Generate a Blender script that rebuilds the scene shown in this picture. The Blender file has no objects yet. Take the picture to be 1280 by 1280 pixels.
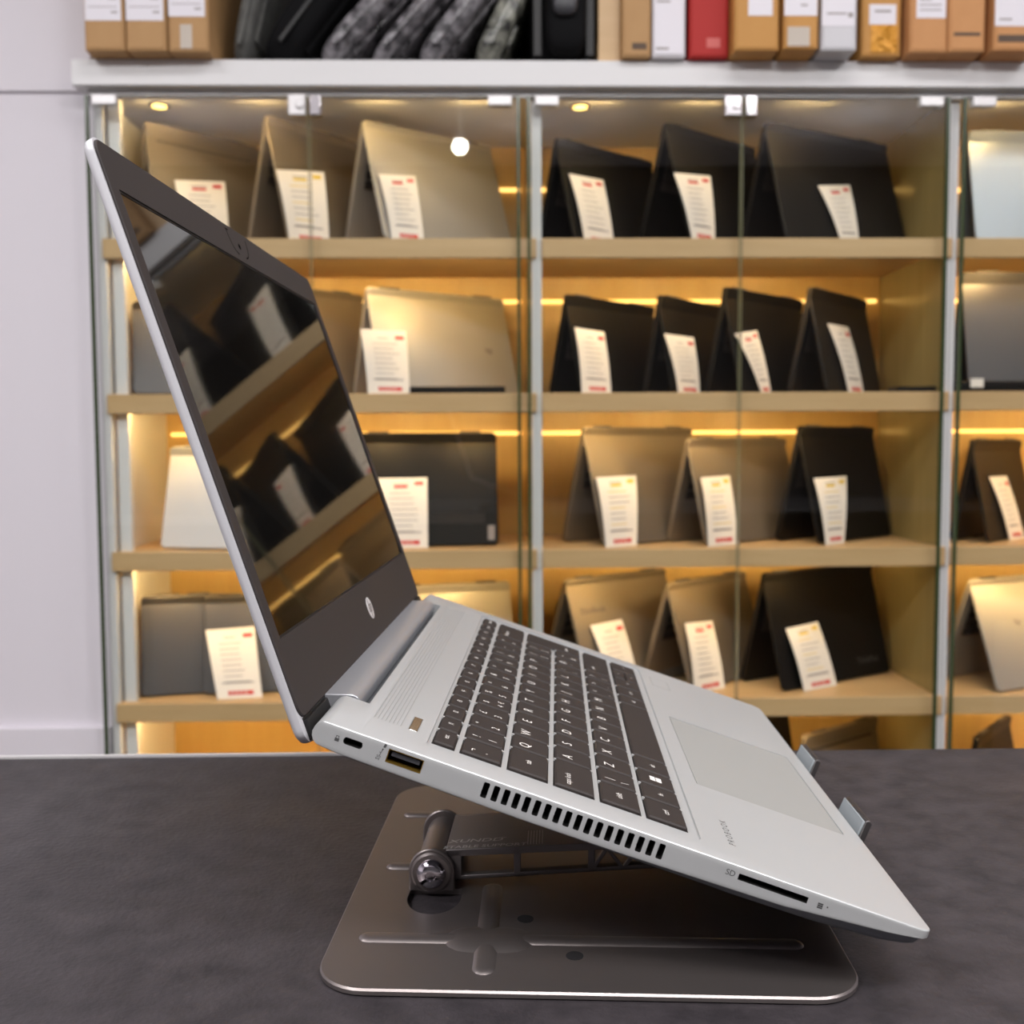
import bpy, bmesh, math, random
from mathutils import Vector, Matrix
from math import sin, cos, pi, radians as R, tan, atan, sqrt

S = bpy.context.scene
C = S.collection
random.seed(7)

# ------------------------------------------------------------------ camera
F = 1266.5 / 1280.0
PITCH, YAW, ROLL = 0.0649, atan(0.02), 0.0046
EYE = Vector((0, 0, 1.10))
DESK = 0.90
fw = Vector((sin(YAW) * cos(PITCH), cos(YAW) * cos(PITCH), -sin(PITCH)))
rt0 = Vector((cos(YAW), -sin(YAW), 0))
up0 = rt0.cross(fw)
rt = rt0 * cos(ROLL) - up0 * sin(ROLL)
up = rt.cross(fw)
cam = bpy.data.cameras.new('camera')
cam.sensor_width = 36
cam.lens = 36 * F
cam.clip_start = 0.02
cam.dof.use_dof = True
cam.dof.focus_distance = 0.40
cam.dof.aperture_fstop = 15
camo = bpy.data.objects.new('camera', cam)
m = Matrix((rt, up, -fw)).transposed().to_4x4()
m.translation = EYE
camo.matrix_world = m
C.objects.link(camo)
S.camera = camo

# ------------------------------------------------------------------ world, lights, exposure
w = bpy.data.worlds.new('world')
S.world = w
w.use_nodes = True
w.node_tree.nodes['Background'].inputs[0].default_value = (0.9, 0.95, 1, 1)
w.node_tree.nodes['Background'].inputs[1].default_value = 0.15


def area(name, loc, sx, sy, power, col, rot=(0, 0, 0)):
    l = bpy.data.lights.new(name, 'AREA')
    l.shape = 'RECTANGLE'
    l.size, l.size_y = sx, sy
    l.energy = power
    l.color = col
    o = bpy.data.objects.new(name, l)
    o.location = loc
    o.rotation_euler = rot
    C.objects.link(o)
    return o


COOL = (1.0, 0.985, 0.99)
for nm, x, y, p in (('ceiling_lamp', -1.5, 0.55, 13), ('ceiling_lamp', 0.3, 0.75, 10), ('ceiling_lamp', 1.7, 0.55, 13),
                    ('ceiling_lamp', -1.4, -0.75, 40), ('ceiling_lamp', 0.1, -0.75, 34), ('ceiling_lamp', 1.5, -0.75, 40)):
    area(nm, (x, y, 2.72), 0.9, 0.3, p, COOL)
for x, y in ((-1.5, -1.6), (0.2, -1.7), (1.9, -1.6)):
    area('ceiling_fill_light', (x, y, 2.45), 0.8, 0.25, 7, COOL, (pi, 0, 0))  # added upward fill without a fixture, brightens the ceiling mirrored in the doors
S.view_settings.view_transform = 'Standard'
S.view_settings.look = 'None'
S.view_settings.exposure = 0.0
S.view_settings.gamma = 1
S.view_settings.use_curve_mapping = False
S.cycles.use_denoising = True
S.cycles.max_bounces = 10
S.cycles.transparent_max_bounces = 24
S.cycles.sample_clamp_indirect = 4.0
S.cycles.caustics_reflective = False
S.cycles.caustics_refractive = False


# ------------------------------------------------------------------ helpers
def ray(px, py):
    return fw + rt * ((px - 640) / 1266.5) + up * ((640 - py) / 1266.5)


def at(px, py, Y):
    d = ray(px, py)
    return EYE + d * (Y / d.y)


def projx(p):
    d = p - EYE
    return 640 + 1266.5 * d.dot(rt) / d.dot(fw)


def lin(r, g, b):
    f = lambda c: (c / 255 / 12.92) if c < 10.3 else ((c / 255 + 0.055) / 1.055) ** 2.4
    return (f(r), f(g), f(b), 1)


def nn(nt, t, **k):
    n = nt.nodes.new(t)
    for a, v in k.items():
        setattr(n, a, v)
    return n


def mat(name, col, rough=0.5, metal=0.0, noise=None, bump=None, emit=None, spec=None, coat=0, aniso=None):
    """col: linear rgba; noise=(scale, colour2, (sx,sy,sz), contrast); bump=(scale, strength, dist)"""
    m_ = bpy.data.materials.new(name)
    m_.use_nodes = True
    nt = m_.node_tree
    b = nt.nodes['Principled BSDF']
    b.inputs['Base Color'].default_value = col
    b.inputs['Roughness'].default_value = rough
    b.inputs['Metallic'].default_value = metal
    if spec is not None:
        b.inputs['Specular IOR Level'].default_value = spec
    if coat:
        b.inputs['Coat Weight'].default_value = coat
        b.inputs['Coat Roughness'].default_value = 0.08
    if emit:
        b.inputs['Emission Color'].default_value = emit[0]
        b.inputs['Emission Strength'].default_value = emit[1]
    if noise or bump:
        tc = nn(nt, 'ShaderNodeTexCoord')
    if noise:
        sc, c2, st, con = noise
        mp = nn(nt, 'ShaderNodeMapping')
        mp.inputs['Scale'].default_value = st
        nz = nn(nt, 'ShaderNodeTexNoise')
        nz.inputs['Scale'].default_value = sc
        nz.inputs['Detail'].default_value = 6
        nz.inputs['Roughness'].default_value = 0.6
        rp = nn(nt, 'ShaderNodeValToRGB')
        rp.color_ramp.elements[0].position = 0.5 - con
        rp.color_ramp.elements[1].position = 0.5 + con
        rp.color_ramp.elements[0].color = col
        rp.color_ramp.elements[1].color = c2
        nt.links.new(tc.outputs['Object'], mp.inputs[0])
        nt.links.new(mp.outputs[0], nz.inputs['Vector'])
        nt.links.new(nz.outputs['Fac'], rp.inputs[0])
        nt.links.new(rp.outputs[0], b.inputs['Base Color'])
    if bump:
        nz2 = nn(nt, 'ShaderNodeTexNoise')
        nz2.inputs['Scale'].default_value = bump[0]
        nz2.inputs['Detail'].default_value = 4
        bp = nn(nt, 'ShaderNodeBump')
        bp.inputs['Strength'].default_value = bump[1]
        bp.inputs['Distance'].default_value = bump[2]
        nt.links.new(tc.outputs['Object'], nz2.inputs['Vector'])
        nt.links.new(nz2.outputs['Fac'], bp.inputs['Height'])
        nt.links.new(bp.outputs[0], b.inputs['Normal'])
    return m_


def glass_mat(name, tint, f0=0.045):
    m_ = bpy.data.materials.new(name)
    m_.use_nodes = True
    nt = m_.node_tree
    nt.nodes.remove(nt.nodes['Principled BSDF'])
    out = nt.nodes['Material Output']
    tr = nn(nt, 'ShaderNodeBsdfTransparent')
    tr.inputs[0].default_value = tint
    gl = nn(nt, 'ShaderNodeBsdfGlossy')
    gl.inputs['Roughness'].default_value = 0.0
    geo = nn(nt, 'ShaderNodeNewGeometry')
    dt = nn(nt, 'ShaderNodeVectorMath', operation='DOT_PRODUCT')
    nt.links.new(geo.outputs['Normal'], dt.inputs[0])
    nt.links.new(geo.outputs['Incoming'], dt.inputs[1])
    ab = nn(nt, 'ShaderNodeMath', operation='ABSOLUTE')
    nt.links.new(dt.outputs['Value'], ab.inputs[0])
    om = nn(nt, 'ShaderNodeMath', operation='SUBTRACT')
    om.inputs[0].default_value = 1
    nt.links.new(ab.outputs[0], om.inputs[1])
    pw = nn(nt, 'ShaderNodeMath', operation='POWER')
    pw.inputs[1].default_value = 5
    nt.links.new(om.outputs[0], pw.inputs[0])
    ma = nn(nt, 'ShaderNodeMath', operation='MULTIPLY_ADD')
    ma.inputs[1].default_value = 1 - f0
    ma.inputs[2].default_value = f0
    nt.links.new(pw.outputs[0], ma.inputs[0])
    mx = nn(nt, 'ShaderNodeMixShader')
    nt.links.new(ma.outputs[0], mx.inputs[0])
    nt.links.new(tr.outputs[0], mx.inputs[1])
    nt.links.new(gl.outputs[0], mx.inputs[2])
    nt.links.new(mx.outputs[0], out.inputs['Surface'])
    return m_


def rrect(x0, y0, x1, y1, r, n=5):
    """counter-clockwise rounded rectangle"""
    p = []
    for cx, cy, a0 in ((x1 - r, y1 - r, 0), (x0 + r, y1 - r, 90), (x0 + r, y0 + r, 180), (x1 - r, y0 + r, 270)):
        for i in range(n + 1):
            a = R(a0 + 90 * i / n)
            p.append((cx + r * cos(a), cy + r * sin(a)))
    return p


_text = {}


def text_mesh(s):
    if s not in _text:
        cu = bpy.data.curves.new('lettering_curve', 'FONT')
        cu.body = s
        cu.size = 1
        cu.align_x = 'CENTER'
        cu.align_y = 'CENTER'
        cu.resolution_u = 3
        o = bpy.data.objects.new('lettering_curve', cu)
        C.objects.link(o)
        dg = bpy.context.evaluated_depsgraph_get()
        me = bpy.data.meshes.new_from_object(o.evaluated_get(dg))
        _text[s] = ([v.co.copy() for v in me.vertices], [tuple(p.vertices) for p in me.polygons])
        bpy.data.objects.remove(o)
        bpy.data.meshes.remove(me)
        bpy.data.curves.remove(cu)
    return _text[s]


class MB:
    def __init__(s):
        s.v, s.f, s.mi = [], [], []

    def add(s, vs, fs, mi=0, M=None):
        o = len(s.v)
        s.v += [(M @ Vector(v)) if M else Vector(v) for v in vs]
        for f in fs:
            s.f.append(tuple(i + o for i in f))
            s.mi.append(mi)
        return s

    def box(s, x0, y0, z0, x1, y1, z1, mi=0, M=None):
        vs = [(x, y, z) for z in (z0, z1) for y in (y0, y1) for x in (x0, x1)]
        return s.add(vs, [(0, 2, 3, 1), (4, 5, 7, 6), (0, 1, 5, 4), (2, 6, 7, 3), (0, 4, 6, 2), (1, 3, 7, 5)], mi, M)

    def rings(s, rs, mi=0, M=None, cap0=True, cap1=True, loop=False):
        n = len(rs[0])
        vs = [p for r in rs for p in r]
        fs = []
        K = len(rs) if loop else len(rs) - 1
        for k in range(K):
            a, b = k * n, ((k + 1) % len(rs)) * n
            for i in range(n):
                j = (i + 1) % n
                fs.append((a + i, a + j, b + j, b + i))
        if cap0 and not loop:
            fs.append(tuple(reversed(range(n))))
        if cap1 and not loop:
            fs.append(tuple(range((len(rs) - 1) * n, len(rs) * n)))
        return s.add(vs, fs, mi, M)

    def prism(s, poly, z0, z1, mi=0, M=None):
        return s.rings([[(x, y, z0) for x, y in poly], [(x, y, z1) for x, y in poly]], mi, M)

    def cyl(s, p0, p1, r0, r1=None, n=20, mi=0, M=None):
        p0, p1 = Vector(p0), Vector(p1)
        r1 = r0 if r1 is None else r1
        d = (p1 - p0).normalized()
        a = d.orthogonal().normalized()
        b = d.cross(a)
        rs = [[p + (a * cos(2 * pi * i / n) + b * sin(2 * pi * i / n)) * r for i in range(n)] for p, r in ((p0, r0), (p1, r1))]
        return s.rings(rs, mi, M)

    def lathe(s, o, d, prof, n=24, mi=0, M=None):
        o, d = Vector(o), Vector(d).normalized()
        a = d.orthogonal().normalized()
        b = d.cross(a)
        rs = [[o + d * h + (a * cos(2 * pi * i / n) + b * sin(2 * pi * i / n)) * r for i in range(n)] for r, h in prof]
        return s.rings(rs, mi, M)

    def text(s, t, size, M, mi=0):
        vs, fs = text_mesh(t)
        return s.add([v * size for v in vs], fs, mi, M)

    def quad(s, a, b, c, d, mi=0):
        return s.add([a, b, c, d], [(0, 1, 2, 3)], mi)

    def build(s, name, mats, parent=None, scale=1.0, off=(0, 0, 0), bevel=0, seg=2, smooth=30, subd=0):
        me = bpy.data.meshes.new(name)
        o_ = Vector(off)
        me.from_pydata([(Vector(v) - o_) * scale for v in s.v], [], s.f)
        if not isinstance(mats, (list, tuple)):
            mats = [mats]
        for m_ in mats:
            me.materials.append(m_)
        me.polygons.foreach_set('material_index', s.mi)
        bm = bmesh.new()
        bm.from_mesh(me)
        bmesh.ops.recalc_face_normals(bm, faces=bm.faces)
        bm.to_mesh(me)
        bm.free()
        if smooth:
            me.polygons.foreach_set('use_smooth', [True] * len(me.polygons))
            me.set_sharp_from_angle(angle=R(smooth))
        o = bpy.data.objects.new(name, me)
        C.objects.link(o)
        if parent:
            o.parent = parent
        if bevel:
            b = o.modifiers.new('edge', 'BEVEL')
            b.width = bevel
            b.segments = seg
            b.limit_method = 'ANGLE'
            b.angle_limit = R(40)
        if subd:
            b = o.modifiers.new('smooth', 'SUBSURF')
            b.levels = b.render_levels = subd
        return o


def tag(o, label, cat, group=None, kind=None):
    o['label'] = label
    o['category'] = cat
    if group:
        o['group'] = group
    if kind:
        o['kind'] = kind
    return o


def empty(name, M):
    o = bpy.data.objects.new(name, None)
    o.empty_display_size = 0.05
    C.objects.link(o)
    o.matrix_world = M if isinstance(M, Matrix) else Matrix.Translation(M)
    return o


def struct(o):
    o['kind'] = 'structure'
    return o


# ------------------------------------------------------------------ materials
WHITE = mat('white_paint', lin(226, 225, 225), 0.45, bump=(60, 0.05, 0.001))
WALLM = mat('wall_paint', lin(222, 217, 223), 0.6)
DARKWALL = mat('far_wall_paint', lin(62, 60, 60), 0.7)
FLOORM = mat('floor_tile', lin(150, 145, 140), 0.3, noise=(6, lin(130, 126, 122), (1, 1, 1), 0.2))
OAK = mat('oak_laminate', lin(214, 180, 134), 0.42, noise=(3, lin(200, 164, 116), (1.2, 14, 14), 0.25))
SIDEM = mat('olive_side_laminate', lin(158, 144, 100), 0.25, noise=(3, lin(146, 132, 88), (12, 12, 1), 0.3))
BACKM = mat('oak_back_panel', lin(202, 170, 108), 0.4, noise=(3, lin(188, 154, 92), (12, 12, 1), 0.3))
GLASS = glass_mat('clear_glass', (0.975, 0.985, 0.97, 1), 0.036)
GEDGE = mat('glass_edge', lin(60, 72, 46), 0.2)
GSEAM = mat('glass_seam_edge', lin(128, 128, 98), 0.2)
CHROME = mat('chrome', lin(215, 212, 214), 0.12, 1.0)
PLATE = mat('satin_plate', lin(225, 222, 222), 0.35, 0.2)
LEDM = mat('led_strip_light', lin(255, 210, 120), 0.5, emit=((1.0, 0.6, 0.17, 1), 2.2))
LEDF = mat('led_front_light', lin(255, 210, 120), 0.5, emit=((1.0, 0.67, 0.27, 1), 150.0))
PUCK = mat('downlight_lamp', lin(255, 220, 140), 0.5, emit=((1.0, 0.66, 0.16, 1), 4.0))
SPOTM = mat('spot_lamp', (1, 1, 1, 1), 0.5, emit=((1.0, 0.97, 0.82, 1), 120.0))
BLACK = mat('black_void', lin(14, 13, 13), 0.6)
SILVER = mat('silver_aluminium', lin(186, 187, 187), 0.38, 0.35, bump=(2500, 0.04, 0.0001))
SILVER2 = mat('silver_touchpad', lin(164, 164, 161), 0.48, 0.3)
SILVER3 = mat('silver_hinge', lin(176, 177, 182), 0.3, 0.5)
LIDSIL = mat('silver_lid_edge', lin(206, 205, 209), 0.4, 0.1)
UNDER = mat('dark_grey_chassis', lin(128, 132, 137), 0.4, 0.3)
BEZEL = mat('charcoal_bezel', lin(54, 49, 48), 0.6, spec=0.25, bump=(3000, 0.05, 0.0001))
BEZBLK = mat('black_gasket', lin(18, 17, 17), 0.5)
SCREEN = mat('glossy_black_screen', lin(15, 14, 13), 0.035, spec=0.52)
KEYM = mat('dark_brown_key', lin(49, 43, 41), 0.6, spec=0.28, bump=(2500, 0.06, 0.0001))
LEGEND = mat('white_legend', lin(225, 220, 215), 0.6)
INK = mat('grey_ink', lin(70, 70, 70), 0.6)
BRASS = mat('brass', lin(200, 160, 70), 0.3, 0.9)
GREYPL = mat('grey_plastic', lin(60, 60, 64), 0.4)
STAND = mat('gunmetal_grey', lin(136, 128, 126), 0.38, 0.85, bump=(1400, 0.06, 0.0002))
STANDK = mat('gunmetal_dark', lin(84, 80, 80), 0.42, 0.7)
RUBBER = mat('grey_rubber_pad', lin(138, 144, 148), 0.6)
RUBBERK = mat('black_rubber', lin(22, 20, 22), 0.7)
ENGR = mat('etched_lettering', lin(190, 186, 184), 0.5)
PAPER = mat('white_card', lin(244, 236, 228), 0.7)
RED = mat('red_print', lin(214, 72, 70), 0.7)
YEL = mat('yellow_print', lin(232, 200, 70), 0.7)
GREYT = mat('grey_print', lin(160, 152, 150), 0.7)

# ------------------------------------------------------------------ setting
BK = 2.175           # back of the cabinets
b = MB(); b.box(-3.2, -2.6, -0.05, 3.6, 2.45, 0.0); struct(b.build('floor', FLOORM))
b = MB(); b.box(-3.2, -2.6, 2.78, 3.6, 2.45, 2.85); struct(b.build('ceiling', WALLM))
b = MB(); b.box(-3.2, 1.872, 0, -0.709, 2.3, 2.78); struct(b.build('wall_front', WALLM))
b = MB(); b.box(-0.709, 2.26, 0, 3.6, 2.40, 2.78); struct(b.build('wall_back', WALLM))
b = MB(); b.box(-3.25, -2.6, 0, -3.15, 2.4, 2.78); struct(b.build('wall_left', WALLM))
b = MB(); b.box(3.55, -2.6, 0, 3.65, 2.4, 2.78); struct(b.build('wall_right', WALLM))
b = MB(); b.box(-3.2, -2.65, 0, 3.6, -2.55, 2.78); struct(b.build('wall_rear', DARKWALL))
zt = at(50, 114, 1.865).z
b = MB(); b.box(-3.15, 1.866, zt, -0.709, 1.872, 2.78); struct(b.build('trim_1', WALLM, bevel=0.002))
zb = at(50, 909, 1.862).z
b = MB(); b.box(-3.15, 1.856, 0, -0.709, 1.872, zb); struct(b.build('trim_2', WALLM, bevel=0.002))

# ------------------------------------------------------------------ desk
dm = mat('dark_stone_laminate', lin(40, 37, 40), 0.5, spec=0.4, noise=(60, lin(64, 59, 62), (1, 1, 1), 0.24), bump=(330, 0.35, 0.0012))
nt = dm.node_tree
bs = nt.nodes['Principled BSDF']
tc = nn(nt, 'ShaderNodeTexCoord')
nz = nn(nt, 'ShaderNodeTexNoise'); nz.inputs['Scale'].default_value = 9; nz.inputs['Detail'].default_value = 8
mr = nn(nt, 'ShaderNodeMapRange'); mr.inputs[1].default_value = 0.3; mr.inputs[2].default_value = 0.7
mr.inputs[3].default_value = 0.40; mr.inputs[4].default_value = 0.58
nt.links.new(tc.outputs['Object'], nz.inputs['Vector'])
nt.links.new(nz.outputs['Fac'], mr.inputs[0])
nt.links.new(mr.outputs[0], bs.inputs['Roughness'])
desk = empty('sales_desk', (0, 0.25, 0))
tag(desk, 'dark charcoal stone-look sales desk carrying the open silver laptop and its stand', 'desk')
b = MB(); b.box(-1.6, -0.45, DESK - 0.03, 1.6, 0.4, DESK); b.build('desk_top', dm, desk, bevel=0.0015)
b = MB(); b.box(-1.55, -0.38, 0, 1.55, 0.34, DESK - 0.03); b.build('desk_body', GREYPL, desk)
b = MB(); b.box(-1.6, 0.3985, DESK - 0.028, -0.02, 0.4012, DESK + 0.0016); b.build('edge_trim', PLATE, desk)
desk.location = (0, 0.25, 0)

# ------------------------------------------------------------------ display cabinets
TOPZ = 1.7235
BB = at(400, 107, 1.815).z
TB = at(400, 74.5, 1.815).z
RT, RBZ = BB - 0.0006, at(400, 121.5, 1.836).z
SH = [1.472, 1.196, 0.911, 0.632, 0.352]
TH = 0.035
GY = 1.824
bays = [(-0.700, 0.0745, 0.0925, -0.685, (-0.706, -0.317, 0.0535)),
        (0.0925, 0.828, 0.846, 0.0925, (0.066, 0.447, 0.818)),
        (0.846, 1.60, 1.618, 0.846, (0.842, 1.222, 1.60))]
desc = ['tall glass-door display cabinet behind the raised laptop screen, beside the white wall',
        'middle glass-door display cabinet with mostly black laptops behind the keyboard',
        'glass-door display cabinet cut off by the picture edge, with a silver laptop on top shelf']
for bi, (x0, x1, xe, xin, (d0, dm_, d1)) in enumerate(bays):
    cab = empty('display_cabinet', ((x0 + xe) / 2, 2.0, 0))
    tag(cab, desc[bi], 'cabinet', 'row of glass display cabinets')
    off = (cab.location.x, 2.0, 0)

    def P(b, name, mats, **k):
        return b.build(name, mats, k.pop('parent', cab), off=off, **k)
    if bi == 0:
        b = MB(); b.box(-0.700, 1.852, 0.05, -0.686, BK, TOPZ); P(b, 'side_panel', WHITE, bevel=0.001)
        b = MB(); b.box(-0.680, 1.862, 0.05, -0.659, 1.878, TOPZ); P(b, 'stile', WHITE, bevel=0.001)
    b = MB(); b.box(x1, 1.855, 0.05, xe, BK, TOPZ, 0); b.box(x1, 1.850, 0.05, xe, 1.8548, TOPZ, 1)
    P(b, 'side_panel', [SIDEM, WHITE])
    b = MB(); b.box(xin - 0.005, BK - 0.012, 0.05, x1, BK, TOPZ); P(b, 'back_panel', BACKM)
    b = MB(); b.box(x0, 1.855, TOPZ, xe - 0.0005, BK, RT); P(b, 'top_panel', WHITE)
    b = MB(); b.box(x0 - (0.006 if bi == 0 else 0), 1.836, RBZ, xe - 0.0005, 1.8545, RT); P(b, 'top_rail', WHITE, bevel=0.001)
    b = MB(); b.box(x0, 1.836, 0.0, xe - 0.0005, BK, 0.05); P(b, 'plinth', WHITE)
    for z in SH:
        xa = x0 + 0.008 if bi == 0 else x0
        b = MB(); b.box(xin, 1.858, z - 0.018, x1, BK - 0.012, z)
        b.box(xa if bi else -0.690, 1.843, z - TH, xe - 0.0007 - 0.009, 1.858, z)
        P(b, 'shelf', OAK, bevel=0.0012)
    lv = [TOPZ] + [z - 0.018 for z in SH[:4]]
    for k, z in enumerate(lv):
        rear = 0.085 if k == 0 else 0.047
        b = MB(); b.box(xin + 0.01, BK - 0.018, z - rear - 0.007, x1 - 0.01, BK - 0.0125, z - rear); P(b, 'led_strip', LEDM)
        for mx in ((-0.60, -0.415, -0.205, -0.03), (0.19, 0.385, 0.585), (0.93, 1.13, 1.33, 1.52))[bi]:
            b = MB(); b.box(mx - 0.036, 1.8585 if k else 1.8552, (z - 0.0138) if k else RBZ + 0.002, mx + 0.036, 1.8612 if k else 1.8575, z - 0.0012)
            P(b, 'led_module', LEDF)
    if bi < 2:
        c = at(199 if bi == 0 else 725, 128, 1.90)
        b = MB(); b.lathe((c.x, 1.90, TOPZ), (0, 0, -1), [(0.019, 0), (0.019, 0.003), (0.014, 0.004)], mi=0)
        b.lathe((c.x, 1.90, TOPZ - 0.0035), (0, 0, -1), [(0.013, 0), (0.013, 0.0015)], mi=1)
        P(b, 'downlight', [CHROME, PUCK])
    for side, (a, c) in enumerate(((d0, dm_ - 0.0015), (dm_ + 0.0015, d1))):
        g = MB(); z0, z1 = 0.055, RBZ - 0.0015
        y0, y1 = GY, GY + 0.006
        e = 0.0055                        # polished edge: the pane's rim shows dark green
        xs = (a, a + (e if side == 0 else 0.001), c - (e if side == 1 else 0.001), c)
        for yy in (y0, y1):
            for q in range(3):
                g.add([(xs[q], yy, z0), (xs[q + 1], yy, z0), (xs[q + 1], yy, z1), (xs[q], yy, z1)], [(0, 1, 2, 3)], 0 if q == 1 else (1 if (q == 0) == (side == 0) else 2))
        for q in (0, 3):
            g.add([(xs[q], y0, z0), (xs[q], y1, z0), (xs[q], y1, z1), (xs[q], y0, z1)], [(0, 1, 2, 3)], 1 if (q == 0) == (side == 0) else 2)
        for zz in (z0, z1):
            g.add([(a, y0, zz), (c, y0, zz), (c, y1, zz), (a, y1, zz)], [(0, 1, 2, 3)], 1)
        door = P(g, 'glass_door', [GLASS, GEDGE, GSEAM], smooth=0)
        hx = (a + 0.014, a + 0.056) if side == 0 else (c - 0.056, c - 0.014)
        for hz in (RBZ - 0.0185, 0.075):
            b = MB(); b.box(hx[0], GY - 0.006, hz, hx[1], GY - 0.0002, hz + 0.017)
            b.box(hx[0], GY + 0.0062, hz, hx[1], GY + 0.011, hz + 0.017)
            P(b, 'door_hinge', PLATE, parent=door, bevel=0.0015)
        lx = (c - 0.032, c - 0.002) if side == 0 else (a + 0.002, a + 0.022)
        b = MB(); b.box(lx[0], GY - 0.012, RBZ - 0.038, lx[1], GY - 0.0002, RBZ - 0.002)
        if side == 0:
            b.cyl(((lx[0] + lx[1]) / 2 + 0.006, GY - 0.012, RBZ - 0.02), ((lx[0] + lx[1]) / 2 + 0.006, GY - 0.016, RBZ - 0.02), 0.008)
        P(b, 'door_lock', CHROME if (bi or side) else PLATE, parent=door, bevel=0.002)

top = MB(); top.box(-0.724, 1.815, BB, 1.66, 2.20, TB)
tag(top.build('top_shelf_board', WHITE, bevel=0.0015), 'long white shelf board on the cabinets, carrying cartons and bags', 'shelf')

# upper rack behind the cartons
rack = empty('storage_rack', (0.47, 2.0, TB))
tag(rack, 'upper storage rack with oak divider and back coloured as shade behind the bags and cartons', 'rack')
RB = mat('rack_back_painted_shade', lin(60, 52, 46), 0.6)  # deep shade behind the bags is put into this panel colour
b = MB(); b.box(-0.70, 2.19, TB, 1.64, 2.205, 2.30); b.build('back_panel', RB, rack, off=rack.location)
xa, xb = at(748, 60, 1.825).x, at(775, 60, 1.825).x
b = MB(); b.box(xa, 1.825, TB, xb, 2.19, 2.30); b.build('divider', OAK, rack, off=rack.location, bevel=0.001)
b = MB(); b.box(-0.70, 1.83, 2.30, 1.64, 2.205, 2.335); b.build('top_panel', OAK, rack, off=rack.location, bevel=0.001)  # unseen board added to keep ceiling light off the rack


# ------------------------------------------------------------------ display laptops (tented, spine up)
def slab(b, W, L, t, r, M, mi=0):
    """rounded panel 0..W by 0..L in xy, thickness 0..t in z"""
    rs = []
    e = min(0.001, t * 0.2)
    for ins, z in ((e, 0), (0, e), (0, t - e), (e, t)):
        rs.append([(x, y, z) for x, y in rrect(ins, ins, W - ins, L - ins, r)])
    b.rings(rs, mi, M)


def col_mats(key):
    return LAPM[key]


LAPM = {
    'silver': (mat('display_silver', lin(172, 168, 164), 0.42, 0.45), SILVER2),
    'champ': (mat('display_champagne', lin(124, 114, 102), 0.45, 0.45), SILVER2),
    'grey': (mat('display_grey', lin(78, 77, 80), 0.4, 0.4), GREYPL),
    'dark': (mat('display_charcoal', lin(30, 28, 28), 0.45, 0.2, spec=0.3), GREYPL),
    'black': (mat('display_black', lin(12, 11, 11), 0.5, spec=0.2), BEZBLK),
    'white': (mat('display_white_silver', lin(226, 224, 224), 0.34, 0.35), SILVER2),
    'bluegrey': (mat('display_blue_grey', lin(160, 166, 174), 0.4, 0.5), SILVER2),
}
tents = {}


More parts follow.
